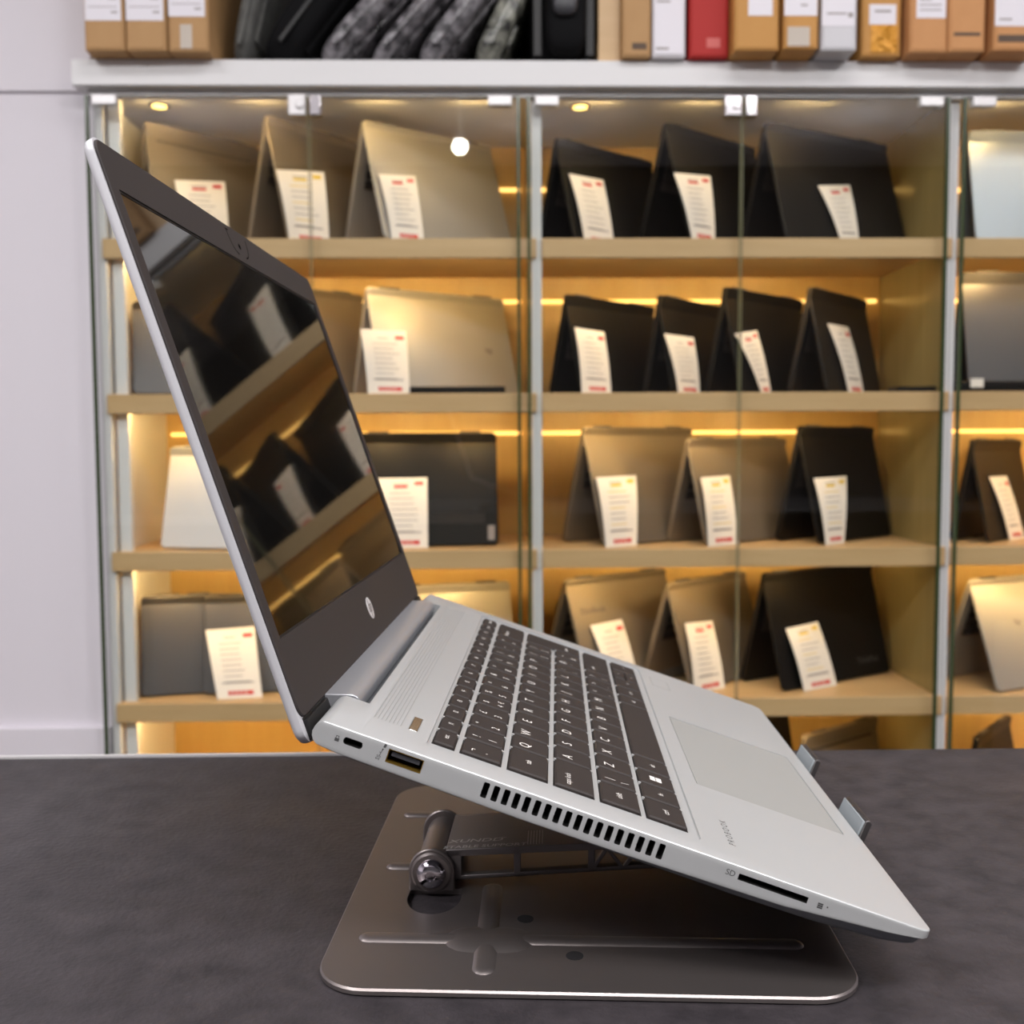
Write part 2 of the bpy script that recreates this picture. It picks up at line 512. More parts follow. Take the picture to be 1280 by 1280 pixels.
def tent(key, label, apex, far, sh, colr, nearb=None, W=0.31, a=0.05, Yn=1.925, theta=None, logo=None, H=None, group=None):
    z0 = SH[sh]
    n = at(apex[0], apex[1], Yn)
    H = H or (n.z - z0)
    if theta is None:
        lo, hi = R(-30), R(72)
        for _ in range(50):
            mid = (lo + hi) / 2
            p = Vector((n.x + W * cos(mid), Yn + W * sin(mid), n.z))
            if projx(p) > far: lo = mid
            else: hi = mid
        theta = lo
        dmax = (2.135 - a * cos(theta) - Yn)
        if W * sin(theta) > dmax:      # keep it inside the cabinet: a shorter machine at the same far edge
            for _ in range(30):
                W -= 0.004
                lo, hi = R(-30), R(72)
                for _ in range(40):
                    mid = (lo + hi) / 2
                    if projx(Vector((n.x + W * cos(mid), Yn + W * sin(mid), n.z))) > far: lo = mid
                    else: hi = mid
                theta = lo
                if W * sin(theta) <= 2.135 - a * cos(theta) - Yn: break
    else:
        theta = R(theta)
    if nearb is not None and theta > R(15):
        best = min((abs(projx(Vector((n.x + sin(theta) * q, Yn - cos(theta) * q, z0))) - nearb), q) for q in [i * 0.002 for i in range(12, 50)])
        a = best[1]
    # front lid must stay behind the glass
    root = empty('display_laptop', Matrix.Translation((n.x, Yn, z0)) @ Matrix.Rotation(theta, 4, 'Z'))
    tag(root, label, 'laptop', 'laptops standing like tents in the cabinets')
    m1, m2 = LAPM[colr]
    ang = math.atan2(a, H)
    L = sqrt(H * H + a * a) - 0.004
    t1, t2 = 0.006, 0.011
    # lid: panel whose outside faces -y, hanging from the spine
    Ml = Matrix.Translation((0, 0, H)) @ Matrix.Rotation(-ang, 4, 'X') @ Matrix(((1, 0, 0, 0), (0, 0, 1, 0), (0, -1, 0, 0), (0, 0, 0, 1)))
    # local (x, y, z) -> x, y=z(thickness inward), z=-y
    b = MB(); slab(b, W, L, t1, 0.009, Ml); b.build('lid', m1, root)
    b = MB(); slab(b, W - 0.012, L - 0.02, 0.001, 0.003, Ml @ Matrix.Translation((0.006, 0.014, t1 + 0.0001))); b.build('screen', SCREEN, root)
    Mb = Matrix.Translation((0, 0, H)) @ Matrix.Rotation(ang, 4, 'X') @ Matrix(((1, 0, 0, 0), (0, 0, 1, 0), (0, -1, 0, 0), (0, 0, 0, 1)))
    b = MB(); slab(b, W, L, t2, 0.009, Mb @ Matrix.Translation((0, 0, -t2 + 0.002))); b.build('base', m1 if colr not in ('white',) else m2, root)
    b = MB()
    kw = (W - 0.04) / 14
    for i in range(14):
        for j in range(5):
            b.box(0.02 + i * kw, 0.03 + j * 0.0185, -0.0115, 0.02 + i * kw + kw - 0.002, 0.03 + j * 0.0185 + 0.016, -0.0098,
                  0, Mb @ Matrix.Rotation(0, 4, 'X') @ Matrix.Translation((0, 0, 0)))
    ko = b.build('keyboard', KEYM, root)
    b = MB()
    for hx in (0.03, W - 0.07):
        b.cyl((hx, 0, H - 0.003), (hx + 0.04, 0, H - 0.003), 0.0055, n=12)
    b.build('hinge', GREYPL, root)
    if logo:
        b = MB()
        s, lu, lv, ink = logo
        b.text(s, 0.017, Ml @ Matrix.Translation((W * lu, L * lv, -0.0003)) @ Matrix.Scale(-1, 4, (0, 1, 0)))
        b.build('logo', ink, root)
    nrm = Vector((sin(theta), -cos(theta), 0))
    wd = Vector((cos(theta), sin(theta), 0))
    top_ = Vector((n.x, Yn, z0 + H))
    dn = (nrm * a - Vector((0, 0, H)))
    tents[key] = (top_, wd.cross(dn).normalized(), z0, theta)
    return root


M_ = 'standing like a tent'
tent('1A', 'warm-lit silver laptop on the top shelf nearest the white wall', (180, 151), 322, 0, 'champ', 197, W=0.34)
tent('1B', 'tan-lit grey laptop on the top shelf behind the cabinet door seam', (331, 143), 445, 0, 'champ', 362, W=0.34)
tent('1C', 'brightest silver laptop on the top shelf beside the dark door edge', (452, 150), 612, 0, 'silver', 482, W=0.34)
tent('2A', 'black laptop on the top shelf next to the yellow downlight, card in front', (694, 171), 813, 0, 'black', 720)
tent('2B', 'brown-lit black laptop in the middle of the top shelf of the centre cabinet', (830, 152), 942, 0, 'black', 866, W=0.32)
tent('2C', 'slate black laptop at the wall end of the centre top shelf', (955, 152), 1106, 0, 'dark', 985, W=0.32)
tent('3A', 'flat blue-grey laptop lid facing the room on the end cabinet top shelf', (1209, 164), 0, 0, 'bluegrey', theta=1, W=0.32, a=0.045)
tent('1D', 'grey laptop half hidden behind the upright screen edge on the second shelf', (165, 376), 0, 1, 'grey', theta=15, W=0.22)
tent('1E', 'brown-lit laptop whose corner peeks past the screen on the second shelf', (322, 352), 452, 1, 'champ', 350, W=0.33)
tent('1F', 'large champagne laptop with small dark logo on the second shelf', (457, 358), 628, 1, 'silver', 478, W=0.36, logo=('hp', 0.82, 0.55, GREYPL), a=0.045)
tent('2D', 'black laptop at the door-edge end of the centre second shelf', (706, 367), 815, 1, 'black', 727, W=0.3, Yn=1.915)
tent('2E', 'narrow-looking black laptop second along the centre second shelf', (823, 368), 905, 1, 'black', 842, W=0.27, Yn=1.915)
tent('2F', 'black laptop behind the door seam on the centre second shelf', (905, 358), 1000, 1, 'black', 928, W=0.29, Yn=1.915)
tent('2G', 'charcoal laptop beside the bare side wall on the centre second shelf', (1011, 358), 1080, 1, 'dark', 1036, W=0.25, Yn=1.91)
tent('3B', 'brown-grey laptop lid facing out on the end cabinet second shelf', (1201, 340), 0, 1, 'grey', theta=0, W=0.33, a=0.045)
tent('1G', 'glowing white laptop on the third shelf behind the screen edge', (214, 558), 0, 2, 'white', theta=-12, W=0.26, a=0.05, Yn=1.94)
tent('1H', 'black laptop facing the room behind the screen lower corner, third shelf', (440, 541), 0, 2, 'black', theta=4, W=0.275, a=0.05, Yn=1.94)
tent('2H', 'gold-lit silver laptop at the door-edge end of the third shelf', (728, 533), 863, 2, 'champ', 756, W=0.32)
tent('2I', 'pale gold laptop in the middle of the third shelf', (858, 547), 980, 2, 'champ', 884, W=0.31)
tent('2J', 'dark laptop with white card at the side-wall end of the third shelf', (998, 532), 1089, 2, 'black', 1025, W=0.29)
tent('3C', 'dark grey laptop on the third shelf of the end cabinet', (1214, 549), 1273, 2, 'dark', 1236, W=0.25)
tent('1I', 'grey laptop on the fourth shelf beside the white cabinet post', (176, 745), 0, 3, 'grey', theta=14, W=0.155, a=0.05, Yn=1.93)
tent('1J', 'dark grey laptop behind the tilted card on the fourth shelf', (256, 744), 0, 3, 'grey', theta=8, W=0.25, a=0.055, Yn=1.95)
tent('1K', 'golden laptop lid just behind the hinge corner on the fourth shelf', (480, 733), 0, 3, 'silver', theta=16, W=0.255, a=0.05, Yn=1.96)
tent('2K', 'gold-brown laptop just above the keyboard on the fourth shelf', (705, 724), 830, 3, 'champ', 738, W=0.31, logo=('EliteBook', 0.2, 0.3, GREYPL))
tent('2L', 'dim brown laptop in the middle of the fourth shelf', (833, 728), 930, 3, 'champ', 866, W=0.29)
tent('2M', 'large black laptop at the side-wall end of the fourth shelf', (953, 716), 1087, 3, 'black', 980, W=0.31, logo=('ThinkPad', 0.8, 0.86, INK))
tent('3D', 'cream silver laptop on the fourth shelf of the end cabinet', (1211, 724), 0, 3, 'silver', theta=24, W=0.31, a=0.075, logo=('hp', 0.32, 0.42, GREYPL))
tent('5A', 'silver laptop corner peeping above the desk edge on the lowest shelf', (1003, 936), 1094, 4, 'champ', 1018, W=0.24, H=0.185, a=0.04)
tent('5B', 'dark laptop behind the touchpad corner on the lowest shelf', (905, 900), 982, 4, 'black', 925, W=0.25, a=0.04)
tent('5C', 'dark laptop tip above the desk edge on the lowest end shelf', (1219, 921), 1260, 4, 'black', 1240, W=0.22, a=0.04)

o1 = [o for o in bpy.data.objects if o.get('label', '').startswith('black laptop facing the room')][0]
b = MB(); b.box(0.255, -0.0475, 0.012, 0.268, -0.0462, 0.04, 0); so_ = b.build('sticker', GREYT, o1)

# folded dark machines lying on the second shelf
for lab, xa, xb, y0_, hh in (('flat black notebook lying before the champagne laptop, second shelf', 512, 632, 491, 0.013),
                             ('thin dark tray lying at the side-wall end of second shelf', 1122, 1172, 491, 0.010),
                             ('flat black notebook with white badge under the brown-grey lid', 1200, 1290, 491, 0.02)):
    A_, B_ = at(xa, 491, 1.866), at(xb, 491, 1.866)
    r0 = empty('closed_notebook', ((A_.x + B_.x) / 2, 1.876, SH[1] + 0.0008))
    tag(r0, lab, 'laptop')
    wd_ = B_.x - A_.x
    b = MB()
    slab(b, wd_, 0.05 if hh < 0.015 else 0.03, hh * 0.55, 0.005, Matrix.Translation((-wd_ / 2, -0.008, 0.0)))
    b.build('base', LAPM['black'][0], r0)
    b = MB()
    slab(b, wd_, 0.05 if hh < 0.015 else 0.03, hh * 0.42, 0.005, Matrix.Translation((-wd_ / 2, -0.008, hh * 0.56)))
    b.build('lid', LAPM['dark'][0], r0)
    if hh > 0.015:
        px_ = at(1222, 475, 1.865)
        b = MB(); b.box(px_.x - 0.012 - r0.location.x, -0.0095, 0.008, px_.x + 0.012 - r0.location.x, -0.0082, 0.024)
        b.build('badge', PAPER, r0)


# ------------------------------------------------------------------ price cards
def card(key, label, q, style=0, dt=0.006, db=0.014):
    """q: TL, TR, BR, BL in the picture; the card leans on the lid of laptop KEY"""
    top_, pn, z0, th = tents[key]
    pts = []
    for i, (px, py) in enumerate(q):
        d = ray(px, py)
        t = (top_ - EYE).dot(pn) / d.dot(pn)
        Y = (EYE + d * t).y
        Y = min(max(Y, 1.862), 2.1) - (dt if i < 2 else db)
        Y = max(Y, 1.8605)
        pts.append((px, py, Y))
    # keep the right side no more than a hand deeper than the left side
    for l, r_ in ((0, 1), (3, 2)):
        if pts[r_][2] - pts[l][2] > 0.05:
            pts[r_] = (pts[r_][0], pts[r_][1], pts[l][2] + 0.05)
    W3 = [at(*p) for p in pts]
    for i in (2, 3):
        W3[i].z = z0 + 0.0006
    TL, TR, BR, BL = W3
    c0 = (BL + BR) / 2
    nr = (TR - TL).cross(TL - BL).normalized()
    if nr.y > 0: nr = -nr
    def pt(u, v, h=0.0):
        p = (TL * (1 - u) + TR * u) * v + (BL * (1 - u) + BR * u) * (1 - v)
        return p + nr * (0.004 * sin(pi * v) * (1 - 0.3 * u) + h)
    b = MB()
    N = 8
    fr = [pt(i / 4, j / N, 0.0004) for j in range(N + 1) for i in range(5)]
    bk = [pt(i / 4, j / N, 0.0) for j in range(N + 1) for i in range(5)]
    K = len(fr)
    fs = []
    for j in range(N):
        for i in range(4):
            a = j * 5 + i
            fs.append((a, a + 1, a + 6, a + 5))
            fs.append((K + a, K + a + 5, K + a + 6, K + a + 1))
    for j in range(N):
        a, c = j * 5, j * 5 + 4
        fs += [(a, a + 5, K + a + 5, K + a), (c, K + c, K + c + 5, c + 5)]
    for i in range(4):
        a, c = i, N * 5 + i
        fs += [(a, K + a, K + a + 1, a + 1), (c, c + 1, K + c + 1, K + c)]
    b.add(fr + bk, fs, 0)
    def bar(u0, u1, v0, v1, mi):
        b.add([pt(u0, v0, 0.0008), pt(u1, v0, 0.0008), pt(u1, v1, 0.0008), pt(u0, v1, 0.0008)], [(0, 1, 2, 3)], mi)
    hd = 1 if style == 0 else (2 if style == 1 else 3)
    if style != 2:
        bar(0.30, 0.62, 0.905, 0.92, 3)
        bar(0.32, 0.60, 0.85, 0.89, hd)
        bar(0.74, 0.92, 0.89, 0.945, 1 if style == 0 else 2)
    else:
        bar(0.34, 0.58, 0.86, 0.875, 3)
        bar(0.74, 0.94, 0.85, 0.91, 1)
    for k in range(8):
        v = 0.77 - k * 0.078
        u1 = 0.62 + 0.2 * random.random()
        bar(0.22, u1, v, v + 0.012, 3 if style != 1 or k % 3 else 2)
    bar(0.16, 0.86, 0.205, 0.225, 3)
    for u in (0.26, 0.36, 0.46, 0.56, 0.66, 0.74):
        bar(u, u + 0.078, 0.045, 0.105, 1)
    o = b.build('price_card', [PAPER, RED, YEL, GREYT], off=c0, smooth=0)
    o.location = c0
    tag(o, label, 'price card', 'price cards leaning on the display laptops')
    return o


card('1A', 'white price card just above the top edge of the upright screen', [(218, 225), (281, 227), (287, 300), (231, 299)])
card('1B', 'white price card with yellow marks across the door seam, top shelf', [(345, 212), (405, 215), (412, 301), (362, 298)], 1)
card('1C', 'red-headed price card leaning on the brightest silver laptop, top shelf', [(473, 218), (519, 220), (530, 302), (490, 300)])
card('2A', 'slanting price card on the black laptop below the yellow downlight', [(711, 217), (754, 225), (768, 300), (731, 300)])
card('2B', 'price card with red header on the brown-lit black laptop, top shelf', [(842, 216), (888, 220), (894, 300), (865, 300)])
card('2C', 'narrow slanted price card on the slate black laptop, top shelf', [(1022, 232), (1062, 231), (1075, 299), (1053, 299)])
card('1F', 'white price card at the corner of the large champagne laptop, second shelf', [(450, 411), (507, 414), (512, 494), (460, 494)], 2)
card('2D', 'price card on the black laptop at the door-edge end, centre second shelf', [(718, 409), (755, 415), (764, 496), (727, 495)], 2)
card('2E', 'pinkish price card second along the centre second shelf', [(830, 417), (867, 422), (875, 494), (848, 494)], 2)
card('2F', 'curled narrow price card beside the door seam, centre second shelf', [(918, 417), (946, 413), (964, 492), (952, 491)])
card('2G', 'thin steeply slanted price card on the charcoal laptop, second shelf', [(1034, 404), (1060, 409), (1080, 493), (1061, 493)], 2)
card('1H', 'price card on the black laptop peeking past the screen, third shelf', [(472, 598), (534, 597), (535, 682), (478, 682)])
card('2H', 'yellow-headed price card on the gold-lit silver laptop, third shelf', [(745, 597), (795, 594), (796, 678), (757, 680)], 1)
card('2I', 'yellow-headed price card on the pale gold laptop, third shelf', [(876, 597), (912, 594), (922, 680), (885, 680)], 1)
card('2J', 'cool white price card on the dark laptop, side-wall end of third shelf', [(1017, 598), (1058, 595), (1055, 680), (1032, 682)], 1)
card('3C', 'slanted pink price card on the third shelf of the end cabinet', [(1236, 596), (1258, 595), (1280, 675), (1262, 676)], 2)
card('1J', 'large price card on the fourth shelf next to the upright screen edge', [(257, 788), (318, 783), (328, 866), (272, 872)], 2, db=0.03)
card('2K', 'price card just above the keyboard on the gold-brown laptop, fourth shelf', [(738, 782), (777, 774), (800, 858), (764, 860)], 2)
card('2L', 'price card on the dim brown laptop, middle of the fourth shelf', [(856, 779), (890, 776), (906, 858), (868, 858)])
card('2M', 'broad slanted price card on the large black laptop, fourth shelf', [(982, 786), (1022, 777), (1046, 856), (1005, 867)], 1)

# ------------------------------------------------------------------ cartons on the top shelf
CARD = [mat('cardboard_brown', lin(186, 146, 98), 0.7, noise=(30, lin(178, 137, 90), (1, 1, 1), 0.3)),
        mat('cardboard_tan', lin(200, 146, 76), 0.65, noise=(30, lin(192, 138, 70), (1, 1, 1), 0.3)),
        mat('cardboard_orange', lin(204, 148, 96), 0.7, noise=(30, lin(196, 140, 88), (1, 1, 1), 0.3))]
WBOX = mat('white_carton', lin(226, 222, 226), 0.55)
GBOX = mat('grey_wrapped_carton', lin(196, 194, 198), 0.35)
RBOX = mat('red_carton', lin(176, 40, 36), 0.5, spec=0.25)
TAPE = mat('clear_tape', lin(192, 180, 166), 0.45)
FOIL = mat('crumpled_amber_film', lin(214, 150, 50), 0.12, 0.3, bump=(45, 1.0, 0.02))
DKT = mat('dark_print', lin(92, 74, 60), 0.7)
WLAB = mat('white_label', lin(232, 228, 234), 0.55)


def yfor(yb):
    lo, hi = 1.5, 2.1
    for _ in range(40):
        mid = (lo + hi) / 2
        if at(640, yb, mid).z > TB + 0.0005: hi = mid
        else: lo = mid
    return lo


def carton(label, x0, x1, yb, mt, parts=(), D=0.28, H=0.34):
    """parts: (name, x0, x1, ytop, ybottom, material, [print rows]) in the picture, on the front face"""
    Y = yfor(yb)
    A_, B_ = at(x0, yb, Y), at(x1, yb, Y)
    W = B_.x - A_.x - 0.0015
    root = empty('carton', ((A_.x + B_.x) / 2, Y + D / 2, TB + 0.0004))
    tag(root, label, 'box', 'cartons on the top shelf board')
    ox, oy, oz = root.location
    b = MB(); b.box(-W / 2, -D / 2, 0, W / 2, D / 2, H); b.build('box_body', mt, root, bevel=0.0022)
    b = MB(); b.box(-W / 2 + 0.004, -D / 2 - 0.0012, 0.004, W / 2 - 0.004, -D / 2 + 0.001, 0.055 if False else H - 0.004)
    b.build('end_flap', mt, root, bevel=0.001)
    for nm, a, c, yt, yb_, pm, rows in parts:
        p, q = at(a, yb_, Y), at(c, yt, Y)
        k = 0.0006
        b = MB(); b.box(p.x - ox, -D / 2 - 0.0018, max(p.z - oz, 0.001), q.x - ox, -D / 2 - 0.0013, q.z - oz)
        for (u0, u1, v, h, ) in rows:
            zz = p.z - oz + (q.z - p.z) * v
            b.box(p.x - ox + (q.x - p.x) * u0, -D / 2 - 0.0021, zz, p.x - ox + (q.x - p.x) * u1, -D / 2 - 0.0018, zz + h, 1)
        b.build(nm, [pm, GREYT], root, smooth=0)
    return root


rows = [(0.08, 0.9, 0.25, 0.0012), (0.65, 0.88, 0.4, 0.004), (0.1, 0.6, 0.55, 0.001), (0.72, 0.9, 0.14, 0.003)]
carton('brown carton with white label at the white-wall end of the shelf', 106, 157, 65, CARD[0], [('label_sticker', 107, 150, -40, 26, WLAB, rows)])
carton('brown carton with white label between two cartons near the wall', 157.5, 209, 65, CARD[0], [('label_sticker', 158, 203, -40, 26, WLAB, rows)])
carton('brown carton with white label and a clear tape strip, beside the bags', 210.5, 262, 66, CARD[0],
       [('label_sticker', 211, 255, -40, 21, WLAB, rows), ('tape_strip', 226, 240, 31, 61, TAPE, [])])
carton('plain brown carton against the oak divider', 777, 814, 71, CARD[0], [('printed_mark', 790, 808, 54, 62, DKT, [])])
carton('white carton with printed front between brown and red cartons', 815, 857, 71, WBOX,
       [('label_sticker', 818, 854, -40, 68, WLAB, [(0.05, 0.5, 0.05, 0.004), (0.06, 0.55, 0.6, 0.003), (0.06, 0.8, 0.7, 0.002), (0.06, 0.5, 0.8, 0.003)])])
carton('glossy red carton on the top shelf', 861, 911, 71, RBOX, [('printed_mark', 883, 900, 48, 60, mat('red_print_pale', lin(206, 96, 90), 0.5), [])])
carton('tan carton with small white sticker beside the red carton', 917, 974, 62, CARD[1], [('label_sticker', 935, 966, -30, 20, WLAB, [(0.2, 0.8, 0.75, 0.004), (0.2, 0.8, 0.6, 0.004)])])
carton('tan carton with label above a clear tape patch beside the silver carton', 979, 1023, 60, CARD[1],
       [('label_sticker', 980, 1022, -40, 20, WLAB, [(0.5, 0.7, 0.2, 0.003)]), ('tape_strip', 984, 1012, 34, 58, TAPE, [])])
carton('silver-white wrapped carton on the top shelf', 1025, 1071, 62, GBOX, [('label_sticker', 1027, 1069, -40, 33, WLAB, [(0.15, 0.75, 0.2, 0.003), (0.8, 0.95, 0.15, 0.008)])])
carton('tan carton with crumpled amber film shining on its front', 1076, 1126, 69, CARD[1],
       [('label_sticker', 1086, 1120, 6, 31, WLAB, [(0.2, 0.8, 0.6, 0.004)]), ('film_patch', 1088, 1122, 32, 66, FOIL, [])])
carton('orange-brown carton with ruled white label next to the amber film', 1136, 1184, 64, CARD[2],
       [('label_sticker', 1145, 1183, -40, 23, WLAB, [(0.1, 0.85, 0.15, 0.002), (0.1, 0.85, 0.25, 0.002), (0.1, 0.5, 0.35, 0.002)])])
carton('orange-brown carton with one dark printed line, top shelf', 1184.5, 1231, 63, CARD[2], [('printed_mark', 1192, 1225, 41, 45, DKT, [])])
carton('brown carton with large white label at the cropped shelf end', 1241, 1300, 61, CARD[2],
       [('label_sticker', 1243, 1298, -40, 33, WLAB, [(0.1, 0.4, 0.1, 0.003)]), ('printed_mark', 1247, 1298, 44, 53, DKT, [])])

# ------------------------------------------------------------------ bags
FAB = mat('black_bag_fabric', lin(10, 10, 12), 0.85, spec=0.2, bump=(350, 0.4, 0.002))
GREYF = mat('grey_bag_fabric', lin(104, 104, 100), 0.8, noise=(40, lin(72, 72, 70), (1, 1, 1), 0.2), bump=(300, 0.4, 0.002))
CAMO = mat('wrapped_grey_camouflage', lin(22, 21, 24), 0.22, noise=(46, lin(150, 146, 150), (1, 1, 1), 0.15), bump=(35, 0.5, 0.008))
CAMO2 = mat('wrapped_olive_camouflage', lin(24, 24, 24), 0.22, noise=(44, lin(150, 150, 138), (1, 1, 1), 0.15), bump=(32, 0.5, 0.008))


def pillow(b, tx, ty, tz, M, e=3.2, nu=20, nv=14, mi=0):
    """superellipsoid half-sizes tx ty tz"""
    sg = lambda c, p: (abs(c) ** p) * (1 if c >= 0 else -1)
    p = 2 / e
    rs = []
    for j in range(1, nv):
        a = -pi / 2 + pi * j / nv
        rs.append([(tx * sg(cos(a), p) * sg(cos(2 * pi * i / nu), p), ty * sg(cos(a), p) * sg(sin(2 * pi * i / nu), p), tz * sg(sin(a), p)) for i in range(nu)])
    b.rings(rs, mi, M)


def bag(label, xb, lean, T, mt, Hh=0.40, D=0.20, Y=1.815, zip_=True):
    """a flat padded laptop bag standing on its edge, leaning by LEAN degrees"""
    A_ = at(xb, 73, Y)
    root = empty('laptop_bag', Matrix.Translation((A_.x, Y + D / 2 + 0.01, TB + 0.001)))
    tag(root, label, 'bag', 'laptop bags on the top shelf board')
    # rest on lowest point
    M = Matrix.Rotation(R(lean), 4, 'Y') @ Matrix.Translation((0, 0, Hh / 2))
    b = MB(); pillow(b, T / 2, D / 2, Hh / 2, M, 5)
    zmin = min(v.z for v in b.v)
    Mz = Matrix.Translation((0, 0, -zmin))
    b.v = [Mz @ v for v in b.v]
    b.build('bag_body', mt, root, smooth=60)
    Mz = Mz @ M
    b = MB(); b.box(-0.004, -D / 2 - 0.002, -Hh / 2 + 0.03, 0.004, -D / 2 + 0.004, Hh / 2 - 0.03, 0, Mz)
    b.build('zipper', BEZBLK if mt is FAB else mt, root, bevel=0.001)
    b = MB(); b.box(T / 2 - 0.008, -D / 2 + 0.03, -Hh / 2 + 0.05, T / 2 + 0.004, -D / 2 + 0.10, Hh / 2 - 0.06, 0, Mz)
    b.build('side_pocket', mt, root, bevel=0.003)
    return root


bag('grey fabric bag standing between the brown cartons and the black bag', 292, 14, 0.035, GREYF)
bag('plain black padded bag leaning between grey bag and camouflage bag', 335, 38, 0.075, FAB, Hh=0.44)
bag('grey camouflage bag in shiny wrap beside the plain black bag', 400, 45, 0.050, CAMO)
bag('darker camouflage bag in shiny wrap, third of the leaning bags', 464, 43, 0.036, CAMO)
bag('black and grey wrapped bag leaning in the middle of the bags', 528, 40, 0.048, CAMO, Hh=0.28)
bag('olive-grey camouflage bag in shiny wrap next to the black backpack', 604, 26, 0.048, CAMO2, Hh=0.15)
# backpack
A_ = at(705, 73, 1.82)
bp = empty('backpack', (A_.x, 1.90, TB + 0.001))
tag(bp, 'black backpack with buckle straps standing against the oak divider', 'backpack')
b = MB(); pillow(b, 0.058, 0.085, 0.19, Matrix.Translation((0, 0.02, 0.19)), 5); b.build('bag_body', FAB, bp, smooth=60)
b = MB(); pillow(b, 0.036, 0.03, 0.09, Matrix.Translation((0.004, -0.075, 0.10)), 4); b.build('front_pocket', FAB, bp, smooth=60)
b = MB(); pillow(b, 0.022, 0.012, 0.03, Matrix.Translation((0.0, -0.108, 0.095)), 3); b.build('buckle', GREYPL, bp, smooth=60)
for s in (-1, 1):
    b = MB(); b.box(s * 0.046 - 0.008, -0.075, 0.01, s * 0.046 + 0.008, -0.069, 0.33); b.build('strap', BEZBLK, bp, bevel=0.002)
# black filler bags, added so the gaps between the front bags look shaded
for lab, xb, ln, yy in (('added black filler bag darkening the gap behind the shiny wrapped bags', 556, 44, 2.025), ('added black filler bag darkening the gap behind the first camouflage bag', 430, 44, 2.025),
                        ('added black filler bag darkening the gap behind the olive-grey bag', 652, 28, 2.025), ('added black filler bag darkening the gap behind the darker camouflage bag', 495, 45, 2.025)):
    bag(lab, xb, ln, 0.045, FAB, Y=yy, Hh=0.19 if ln < 30 else 0.29, D=0.145)

# ------------------------------------------------------------------ hero laptop
o_ = Vector((-62.688, 355.592, -96.037)) * 0.001 + EYE
Uv = Vector((0.94317, -0.06103, -0.32667)).normalized()
Vv = Vector((0.06457, 0.99791, 0.0)).normalized()
Nv = Uv.cross(Vv)
ML = Matrix((Uv, Vv, Nv)).transposed().to_4x4()
ML.translation = o_
OFF = (115, 154, -11)          # mm: origin of the thing at the middle of its underside
hero = empty('laptop', ML @ Matrix.Translation(Vector(OFF) * 0.001))
tag(hero, 'open silver laptop with black keyboard tilted on the metal stand', 'laptop')
W, Dp = 308.5, 230.0


def H(b, name, mats, parent=hero, **k):
    return b.build(name, mats, parent, scale=0.001, off=OFF, **k)


def interp(x, t):
    for (a, fa), (c, fc) in zip(t, t[1:]):
        if x <= c: return fa + (fc - fa) * max(0, (x - a)) / (c - a)
    return t[-1][1]


WB = [(0, -7.5), (2.3, -9.2), (10, -9.8), (27, -10), (80, -10.5), (119, -10.2), (177, -8.8), (215, -5.3), (230, -3.0)]
us = [5, 10, 16, 27, 45, 63, 80, 100, 119, 140, 160, 177, 190, 205, 215, 224]
out = [(u, 0, 0, -1) for u in us]
for i in range(1, 6):
    a = R(-90 + 90 * i / 6); out.append((Dp - 5 + 5 * cos(a), 5 + 5 * sin(a), cos(a), sin(a)))
for v in (5, 60, 120, 180, 250, W - 7): out.append((Dp, v, 1, 0))
for i in range(1, 6):
    a = R(90 * i / 6); out.append((Dp - 7 + 7 * cos(a), W - 7 + 7 * sin(a), cos(a), sin(a)))
for u in reversed(us[:-1]): out.append((u, W, 0, 1))
out += [(0.02, W, -.3, 1), (0, W - 1, -1, 0.5), (0, 200, -1, 0), (0, 100, -1, 0), (0, 1, -1, -0.5), (0.02, 0, -.3, -1)]


def ring(fr, ins):
    """cross-section level: fr 0 is the bottom edge, 1 the deck; the rear end is a half round"""
    sh = 4.5 * (1 - sqrt(max(0, 1 - (2 * fr - 1) ** 2)))
    r_ = []
    for u, v, nu, nv in out:
        uu, vv = u - nu * ins, v - nv * ins
        if u < 3: uu = u + sh
        r_.append((uu, vv, interp(u if u > 3 else 3, WB) * (1 - fr)))
    return r_


b = MB()
b.rings([ring(f_, i_) for f_, i_ in ((0, 0.5), (0.03, 0.15), (0.08, 0), (0.18, 0), (0.32, 0), (0.5, 0), (0.68, 0), (0.82, 0), (0.90, 0.06), (0.955, 0.22), (0.985, 0.5), (1, 0.95))])
base = H(b, 'base', [SILVER, BLACK], smooth=25)
# cut-outs
cut = MB()
cut.box(-6, 37, -9.0, 12.8, 280, 6, 0)
cut.prism(rrect(39.5, 12, 146, 296.5, 3), -1.0, 3, 0)
cut.prism(rrect(154.1, 82.8, 221.5, 193.2, 1.5), -0.55, 3, 0)
for k in range(8):
    u = 17.6 + 1.5 * k
    cut.box(u - 0.28, 23, -0.35, u + 0.28, 284, 1, 0)
XZ = Matrix(((1, 0, 0, 0), (0, 0, 1, 0), (0, 1, 0, 0), (0, 0, 0, 1)))   # (x,y,z) -> (x, z, y)
for k in range(18):
    u = 64.9 + 3.853 * k
    cut.prism(rrect(u - 1.12, -7.35, u + 1.12, -1.7, 0.5, 3), -1, 8, 1, XZ)
cut.prism(rrect(11.6, -5.5, 18.7, -2.9, 1.1), -1, 6, 1, XZ)
cut.prism(rrect(28.0, -6.75, 41.2, -1.7, 0.3), -1, 12, 1, XZ)
cut.prism(rrect(159, -4.9, 184.6, -2.6, 0.25), -1, 10, 1, XZ)
cut.prism(rrect(30.9, 22.8, 34.7, 40.6, 0.6), -0.4, 2, 0)
co = cut.build('cutter', [SILVER, BLACK], hero, scale=0.001, off=OFF, smooth=0)
md = base.modifiers.new('cut', 'BOOLEAN')
md.object = co
md.operation = 'DIFFERENCE'
md.solver = 'EXACT'
md.material_mode = 'INDEX'
md.use_self = False
